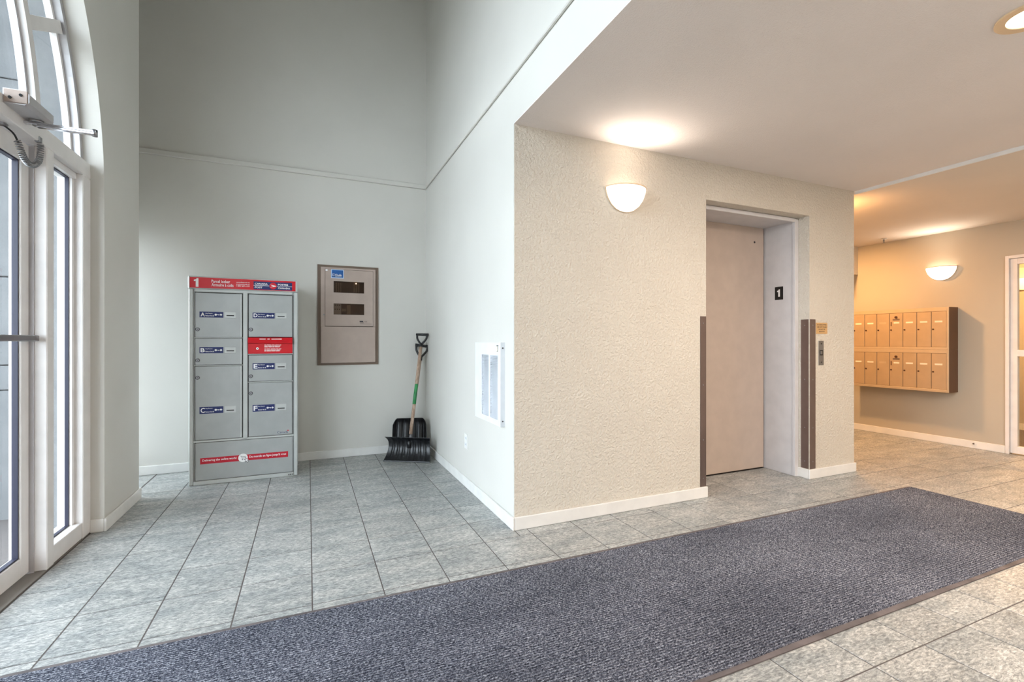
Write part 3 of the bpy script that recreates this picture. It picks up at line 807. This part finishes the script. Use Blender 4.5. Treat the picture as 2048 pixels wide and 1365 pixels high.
for xa, xb, q in ((-.365, -.320, 2), (-.307, -.290, 1), (-.277, -.200, 4)): words(MB(), xa, xb, 1.156, .007, -.0205, [q]).build('hood_print', 'white', rs)
for zt, LL in ((1.107, ([2, 5, 3, 4, 2], [4, 6, 2, 5, 3], [5, 4, 3, 6])), (1.074, ([2, 5, 6, 3, 3], [3, 4, 8, 5], [2, 6, 4, 5]))):
    m = MB()
    for q, L in enumerate(LL): words(m, -.330, -.205 - .006 * q, zt - q * .0085, .0045, -.004, L)
    tag(m.build('small_print', 'white', rs), kind='stuff')
MB().disc((-.381, -.004, 1.078), .0095, t=.0008).build('lock_ring', 'white', rs)
m = MB(); m.disc((-.381, -.0048, 1.078), .004, t=.0006); m.build('slot_keyhole', 'ink', rs)
part('slot_sill', 'locker_frame', lk, (RA, RB, -.003, .018, 1.028, 1.035), bev=.001)
bp = part('bottom_panel', 'locker', lk, (LA + .004, RB - .002, .002, .02, .036, .333), bev=.002)
part('banner', 'red2', bp, (-.781, -.153, .0012, .002, .164, .212))
m = MB(); text_into(m, 'Delivering the online world', -.766, -.532, .179, .201, .0012, bold=.014); m.build('banner_lettering', 'white', bp); m = MB(); text_into(m, "Du monde en ligne jusqu'\u00e0 vous", -.440, -.168, .178, .202, .0012, bold=.014)
m.build('banner_lettering', 'white', bp)
m = MB(); m.disc((-.485, .0012, .188), .034, t=.0008, seg=28); m.build('cart_disc', 'white', bp)
m = MB()
def stroke(m, a, b, w=.0018, y=.0004):
    a = Vector((a[0], 0, a[1])); b = Vector((b[0], 0, b[1])); d = (b - a).normalized(); n = Vector((-d.z, 0, d.x)) * w / 2
    m.prism([((a + n).x, (a + n).z), ((b + n).x, (b + n).z), ((b - n).x, (b - n).z), ((a - n).x, (a - n).z)], 'y', y, y - .0005)
for a, b in (((-.505, .203), (-.498, .203)), ((-.498, .203), (-.490, .182)), ((-.496, .199), (-.466, .199)), ((-.466, .199), (-.470, .185)), ((-.491, .185), (-.470, .185)), ((-.490, .182), (-.494, .176)), ((-.494, .176), (-.468, .176))):
    stroke(m, a, b)
for k in range(4): stroke(m, (-.492 + .006 * k, .197), (-.489 + .0055 * k, .187), .001)
m.disc((-.488, .0004, .172), .003, t=.0005, seg=10); m.disc((-.472, .0004, .172), .003, t=.0005, seg=10)
m.build('cart_drawing', 'ink', bp)
m = MB(); m.prism([(-.4705, .191), (-.4705, .149), (-.461, .1565), (-.4545, .1465), (-.4435, .152), (-.4495, .162), (-.4385, .1645)], 'y', .0004, 0); m.build('cursor_outline', 'ink', bp)
m = MB(); m.prism([(-.468, .186), (-.468, .154), (-.460, .161), (-.453, .150), (-.447, .153), (-.454, .164), (-.444, .166)], 'y', 0, -.0005); m.build('cursor_arrow', 'white', bp)
m = MB()
for k in range(14):
    if k % 5 != 3: m.box(-.153 + k * .0032, -.1515 + k * .0032 + (k % 3) * .0005, -.0006, 0, .008, .020)
m.build('serial_print', 'ink', lk)

# ================================================================== fire alarm panel
fp = thing('fire_alarm_panel', 'tan wall-mounted alarm panel with two dark windows', 'alarm panel', (.084, YB, .905))
W, Hh = .568, .973
def pz(m, x0, x1, y0, y1, z0, z1): m.box(x0, x1, y0, y1, z0, z1)
m = MB()
for b in ((0, .030, 0, Hh), (W - .030, W, 0, Hh), (.030, W - .030, 0, .022), (.030, W - .030, Hh - .024, Hh)): m.box(b[0], b[1], -.012, 0, b[2], b[3])
m.build('surround', 'panel_brown', fp)
# the box front in pieces round the door
part('lower_cover', 'panel_tan', fp, (.030, W - .030, -.030, 0, .022, .376), bev=.003)
m = MB(); m.box(.030, .066, -.030, 0, .376, Hh - .024); m.box(W - .052, W - .030, -.030, 0, .376, Hh - .024); m.box(.066, W - .052, -.030, 0, .933, Hh - .024); m.build('box_frame', 'panel_tan', fp)
part('interior', 'panel_dark', fp, (.066, W - .052, -.006, 0, .376, .933))
# hinged door with two window openings
dx0, dx1, dz0, dz1 = .069, W - .055, .381, .930
wx0, wx1 = .145, .429
wins = ((.492, .600), (.706, .817))
m = MB(); m.box(dx0, wx0, -.032, -.022, dz0, dz1); m.box(wx1, dx1, -.032, -.022, dz0, dz1)
zz = [dz0] + [v for w in wins for v in w] + [dz1]
for a, b in ((zz[0], zz[1]), (zz[2], zz[3]), (zz[4], zz[5])): m.box(wx0, wx1, -.032, -.022, a, b)
pd = m.build('door', 'panel_tan', fp)
for a, b in wins:
    m = MB()
    for q in ((wx0 - .012, wx0, a - .012, b + .012), (wx1, wx1 + .014, a - .012, b + .012), (wx0, wx1, a - .012, a), (wx0, wx1, b, b + .012)): m.box(q[0], q[1], -.036, -.032, q[2], q[3])
    m.build('window_bezel', 'panel_tan', pd)
    part('window_pane', 'panel_glass', pd, (wx0, wx1, -.028, -.026, a, b))
for x in (.165, .185, .205): part('module', 'panel_mod', fp, (x, x + .012, -.012, -.006, .715, .805))
for x in (.330, .350, .372): part('module', 'panel_mod', fp, (x, x + .014, -.012, -.006, .715, .805))
part('module', 'steel', fp, (.148, .215, -.016, -.006, .495, .598)); part('module', 'panel_mod', fp, (.222, .262, -.012, -.006, .525, .552)); part('module', 'panel_mod', fp, (.268, .302, -.012, -.006, .500, .590))
for x in (.160, .180, .200):
    for z in (.545, .585): MB().disc((x, -.016, z), .006, t=.002, seg=10).build('module_button', 'ink', fp)
m = MB(); m.disc((.354, -.012, .803), .006, t=.004, seg=12); m.build('indicator_lamp', 'led', fp)
st = part('sticker', 'paleblue', pd, (.122, .238, -.0328, -.032, .845, .930), bev=.0)
part('sticker_field', 'blue', pd, (.128, .232, -.0334, -.0328, .852, .924))
m = MB(); text_into(m, 'Chubb', .158, .218, .866, .886, -.0334, bold=.02)
m.box(.134, .154, -.034, -.0334, .866, .869); m.box(.134, .137, -.034, -.0334, .866, .888); m.box(.134, .154, -.034, -.0334, .885, .888); m.box(.144, .154, -.034, -.0334, .875, .878); m.box(.158, .218, -.034, -.0334, .859, .861)
m.build('sticker_lettering', 'white', pd)
part('tape', 'white', pd, (.072, .090, -.0328, -.032, .912, .928))
m = MB(); words(m, .386, .420, .428, .012, -.032, [3]); words(m, .390, .424, .415, .005, -.032, [1, 1, 2]); words(m, .430, .458, .430, .002, -.032, [3]); words(m, .430, .458, .423, .002, -.032, [3]); words(m, .390, .500, .405, .0025, -.032, [9]); m.build('maker_print', 'ink', pd)
m = MB(); m.cyl((.058, -.030, .488), (.058, -.036, .488), .008, 12); m.build('latch', 'steel', fp)

# ================================================================== wall heater on the side wall
ht = thing('wall_heater', 'white louvred wall heater on the white side wall', 'wall heater', (XW, 2.751, .598), 0)
HW, HH, HD = .49, .532, .030      # along +y, up, out of the wall (-x)
m = MB()
cols = ((.050, .183), (.213, .348)); lz0, lz1 = .038, .449
m.box(-HD, 0, 0, cols[0][0], 0, HH); m.box(-HD, 0, cols[0][1], cols[1][0], 0, HH); m.box(-HD, 0, cols[1][1], HW, 0, HH)
for a, b in cols: m.box(-HD, 0, a, b, 0, lz0); m.box(-HD, 0, a, b, lz1, HH)
m.build('casing', 'heater', ht)
part('interior', 'heatdark', ht, (-.012, 0, cols[0][0], cols[1][1], lz0, lz1))
n = 40
sl_me = None
for a, b in cols:
    for k in range(n):
        z = lz0 + (lz1 - lz0) * (k + .5) / n
        if sl_me is None:
            mm = MB(); mm.prism([(-.0295, -.0035), (-.0285, -.0035), (-.013, .0035), (-.014, .0042)], 'y', 0, cols[0][1] - cols[0][0])
            o = mm.build('louvre_slat', 'heater', ht); sl_me = o.data
        else:
            o = bpy.data.objects.new('louvre_slat', sl_me); COL.objects.link(o); o.parent = ht
        o.location = (0, a, z)
for z in (.035, HH - .035): MB().cyl((-HD / 2, 0, z), (-HD / 2, -.002, z), .005, 10).build('screw', 'ink', ht)
m = MB(); m.box(-HD - .012, -HD, .040, .062, HH - .058, HH - .022, bev=.004); m.build('thermostat_knob', 'slip', ht)
part('knob_slot', 'gap', ht, (-HD - .001, -HD, .036, .066, HH - .022, HH - .018))

ol = thing('wall_outlet', 'white electrical outlet low on the white side wall', 'outlet', (XW, 3.537, .296), -PI / 2)
part('cover_plate', 'trim', ol, (-.036, .036, -.006, 0, 0, .117), bev=.002)
for z in (.034, .083):
    r_ = part('receptacle', 'heater', ol, (-.017, .017, -.0085, -.006, z - .015, z + .015), bev=.003)
    part('slot', 'gap', r_, (-.008, -.006, -.009, -.0085, z - .004, z + .006), (.006, .008, -.009, -.0085, z - .004, z + .006))

# ================================================================== snow shovels
def blade_grid(profile, halfw, ribs, nx=72, depth=.006, corner=None):
    """profile: (y, z) up the blade; halfw(t) half width; vertical grooves"""
    V = []; F = []; nz = len(profile)
    for j, (y, z) in enumerate(profile):
        t = j / (nz - 1)
        for i in range(nx + 1):
            u = -1 + 2 * i / nx; x = u * halfw(t)
            g = depth * (0.5 + 0.5 * math.cos(u * ribs * PI)) ** 3 * min(1, 6 * t) * min(1, 5 * (1 - t)) if abs(u) < .93 else 0
            zz = z - (corner(u) if corner and j > nz * .6 else 0) * ((t - .6) / .4 if t > .6 else 0)
            V.append((x, y - g, zz))
    for j in range(nz - 1):
        for i in range(nx):
            a = j * (nx + 1) + i; F.append((a, a + 1, a + nx + 2, a + nx + 1))
    return V, F
def smooth_profile(P, n):
    P = [Vector((0, *p)) for p in P]; return [(cat(P, k / n).y, cat(P, k / n).z) for k in range(n + 1)]
def d_grip(mb, base, d, side, w, h, r):
    """D-shaped grip: two arms from base spreading to a crossbar"""
    base = Vector(base); d = Vector(d).normalized(); side = Vector(side); side = (side - d * side.dot(d)).normalized()
    L = [base, base + d * h * .25 - side * w * .22, base + d * h * .6 - side * w * .45, base + d * h - side * w * .5]
    R = [base, base + d * h * .25 + side * w * .22, base + d * h * .6 + side * w * .45, base + d * h + side * w * .5]
    mb.tube([cat(L, k / 10) for k in range(11)], r, 8); mb.tube([cat(R, k / 10) for k in range(11)], r, 8)
    mb.tube([L[-1] - side * r, R[-1] + side * r], r * 1.25, 10)
    mb.tube([base - d * h * .25, base + d * h * .08], r * 1.7, 10)

sh = thing('snow_shovel', 'wide black snow pusher shovel with wooden handle in the corner', 'shovel', (.868, 4.494, 0))
rot = Matrix.Rotation(math.radians(-30.4), 3, 'Z')
prof = smooth_profile([(-.035, .002), (.012, .05), (.040, .11), (.040, .165), (.018, .205), (-.018, .232)], 18)
V, F = blade_grid(prof, lambda t: .232 - .022 * math.sin(PI * min(1, t * 1.0)) - .012 * t, 8)
b = MB().quads([rot @ Vector(v) for v in V], F, True).build('blade', 'scuff', sh)
sm = b.modifiers.new('thickness', 'SOLIDIFY'); sm.thickness = .004; sm.offset = -1
O = Vector(sh.location)
hb = Vector((.897, 4.545, .175)) - O; htop = Vector((1.052, 4.765, 1.085)) - O; hd_ = (htop - hb).normalized()
MB().tube([hb + hd_ * .07, htop], .0165, 14).build('handle', 'wood', sh)
MB().tube([hb - hd_ * .02, hb + hd_ * .09], [.012, .0125], 12).build('ferrule', 'steel', sh)
MB().tube([hb + hd_ * .36, hb + hd_ * .56], .0172, 14).build('green_label', 'green', sh)
m = MB(); d_grip(m, htop + hd_ * .02, hd_, rot @ Vector((1, 0, 0)), .105, .105, .0105); m.build('grip', 'black', sh)
m = MB(); c0 = rot @ Vector((0, .035, .12)); m.tube([c0, c0 + Vector((0, 0, .05)), hb + hd_ * .03], [.02, .022, .016], 8); m.build('socket', 'black', sh)

s2 = thing('snow_shovel', 'narrow black scoop shovel with rounded blade behind the wide one', 'shovel', (.925, 4.70, 0))
rot2 = Matrix.Rotation(math.radians(-14), 3, 'Z')
prof = smooth_profile([(-.045, .002), (-.005, .08), (.025, .17), (.045, .26), (.050, .33), (.035, .372)], 18)
V, F = blade_grid(prof, lambda t: .172 - .010 * t, 5, corner=lambda u: .06 * max(0, (abs(u) - .72) / .28) ** 2, depth=-.012)
for k, v in enumerate(V):          # dished: raised side walls
    x, y, z = v; e = max(0, (abs(x) / .165) - .86) / .14
    V[k] = (x, y - .045 * min(1, e) ** 1.5, z)
b = MB().quads([rot2 @ Vector(v) for v in V], F, True).build('blade', 'black', s2)
sm = b.modifiers.new('thickness', 'SOLIDIFY'); sm.thickness = .004; sm.offset = -1
O = Vector(s2.location)
hb = Vector((.95, 4.745, .28)) - O; htop = Vector((1.065, 4.845, .96)) - O; hd_ = (htop - hb).normalized()
MB().tube([hb, htop], .0155, 12).build('handle', 'wood', s2)
m = MB(); d_grip(m, htop + hd_ * .01, hd_, Vector((.98, -.2, 0)), .118, .125, .0115); m.build('grip', 'black', s2)

# ================================================================== mailboxes
PITCH = .1360
def mail_unit(z0, label, door_z0, door_z1, hts):
    u = thing('mailbox_unit', label, 'mailbox', (XM, 2.797, z0), -PI / 2, 'stacked mailbox units')
    # local: x from -n*pitch (far) to 0 (near end), y from -.18 (front) to 0 (wall)
    n = 7; D = .178; L = n * PITCH + .036; Ht = .463
    part('case', 'mailside', u, (-L, 0, -D + .004, 0, 0, Ht))
    fr = MB()
    fr.box(-.018, 0, -D - .008, -D + .004, 0, Ht, bev=.002); fr.box(-L, -L + .018, -D - .008, -D + .004, 0, Ht, bev=.002)
    fr.box(-L + .018, -.018, -D - .008, -D + .004, 0, door_z0, bev=.002); fr.box(-L + .018, -.018, -D - .008, -D + .004, door_z1, Ht, bev=.002)
    fr.build('face_frame', 'mailframe', u)
    for k in range(n):
        x1 = -.018 - k * PITCH; x0 = x1 - PITCH
        d = part('door', 'mail', u, (x0 + .0025, x1 - .0025, -D - .006, -D + .003, door_z0 + .002, door_z1 - .002), bev=.0015)
        y = -D - .006
        m = MB(); m.cyl((x0 + .017, y, door_z0 + hts[0]), (x0 + .017, y - .005, door_z0 + hts[0]), .0085, 12); m.build('lock', 'maildark', d)
        w = .066 if k != 3 else .055; xx = x0 + .032 + (0.012 if k == 3 else 0)
        if (k + int(z0 * 10)) % 5 != 4 or k == 3:
            part('name_slip', 'slip', d, (xx, xx + w, y - .0008, y, door_z0 + hts[1], door_z0 + hts[1] + .016))
        part('slip_holder', 'mailframe', d, (xx - .004, xx + w + .004, y - .0005, y, door_z0 + hts[1] - .004, door_z0 + hts[1] + .020))
        if k == 3:
            m = MB(); m.cyl((x0 + .068, y, door_z1 - .048), (x0 + .068, y - .007, door_z1 - .048), .014, 14); m.build('master_lock', 'maildark', d)
            part('master_plate', 'panel_brown', d, (x0 + .034, x0 + .104, y - .001, y, door_z1 - .085, door_z1 - .066))
            part('pull_slot', 'maildark', d, (x0 + .013, x0 + .022, y - .001, y, door_z1 - .15, door_z1 - .10))
    return u
mail_unit(1.045, 'upper unit of the stacked bronze mailboxes on the taupe wall', .026, .420, (.198, .274))
mail_unit(.581, 'lower unit of the stacked bronze mailboxes on the taupe wall', .030, .424, (.190, .266))
cap = MB().cyl((XM - BT, 2.658, .050), (XM - BT - .006, 2.658, .050), .020, 16).build('cable_cap', 'trim', bb_mail)
MB().cyl((XM - BT - .006, 2.658, .050), (XM - BT - .008, 2.658, .050), .009, 10).build('cap_screw', 'steel', cap)

# ================================================================== glazed corridor door in the mailbox wall
gd = struct_empty('door_4', 'white glazed corridor door with a middle rail')
x0, x1 = XM - .016, XM + .06
part('frame', 'frame', gd, (x0, x1, DY1 - .030, DY1 - .002, 0, DZ), (x0, x1, DY0 + .002, DY0 + .030, 0, DZ), (x0, x1, DY0 + .03, DY1 - .03, DZ - .03, DZ), bev=.002)
part('stile', 'frame', gd, (XM + .004, XM + .05, DY1 - .085, DY1 - .033, .012, DZ - .033), bev=.002)
part('stile', 'frame', gd, (XM + .004, XM + .05, DY0 + .033, DY0 + .085, .012, DZ - .033), bev=.002)
part('top_rail', 'frame', gd, (XM + .004, XM + .05, DY0 + .085, DY1 - .085, DZ - .09, DZ - .033), bev=.002)
part('middle_rail', 'frame', gd, (XM + .004, XM + .05, DY0 + .085, DY1 - .085, .985, 1.05), bev=.002)
part('bottom_rail', 'frame', gd, (XM + .004, XM + .05, DY0 + .085, DY1 - .085, .012, .085), bev=.002)
for a, b in ((.085, .985), (1.05, DZ - .09)):
    p = part('pane', 'glass', gd, (XM + .024, XM + .030, DY0 + .085, DY1 - .085, a, b))
    m = MB()
    k = DY0 + .09
    while k < DY1 - .085: m.box(XM + .0268, XM + .0272, k, k + .0006, a, b); k += .0127
    k = a + .006
    while k < b: m.box(XM + .0268, XM + .0272, DY0 + .085, DY1 - .085, k, k + .0006); k += .0127
    m.build('wire_mesh', 'steel', p)

# ================================================================== floor mat
mt = thing('floor_mat', 'long dark grey ribbed entrance mat with rubber edges', 'mat', (1.67, 1.672, 0))
hx = (MATX1 - MATX0) / 2; hy = (MATY1 - MATY0) / 2
def rrect(a, b, r, n=6):
    out = []
    for cx, cy, t in ((a - r, b - r, 0), (-a + r, b - r, 1), (-a + r, -b + r, 2), (a - r, -b + r, 3)):
        for k in range(n + 1):
            w = PI / 2 * (t + k / n); out.append((cx + r * math.cos(w), cy + r * math.sin(w)))
    return out
MB().prism(rrect(hx, hy, .03), 'z', .0006, .005).build('rubber_edge', 'rubber', mt)
# ribbed pile: profile across y, run along x with a slight waviness
V = []; F = []; nr = 74; e = .022; nxs = 60
ys = []
for k in range(nr):
    y0 = -hy + e + (2 * hy - 2 * e) * k / nr; p = (2 * hy - 2 * e) / nr
    ys += [(y0, .0040), (y0 + p * .16, .0100), (y0 + p * .66, .0104), (y0 + p * .80, .0042)]
ys.append((hy - e, .0055))
for i in range(nxs + 1):
    x = -hx + .02 + (2 * hx - .04) * i / nxs
    wv = .003 * math.sin(x * 3.1) + .002 * math.sin(x * 7.7 + 1)
    for (y, z) in ys:
        yy = y + wv * (0.3 + 0.7 * (0.5 - y / (2 * hy)))
        V.append((x, yy, z))
ny = len(ys)
for i in range(nxs):
    for j in range(ny - 1):
        a = i * ny + j; F.append((a, a + ny, a + ny + 1, a + 1))
MB().quads(V, F).build('ribbed_pile', 'carpet', mt)
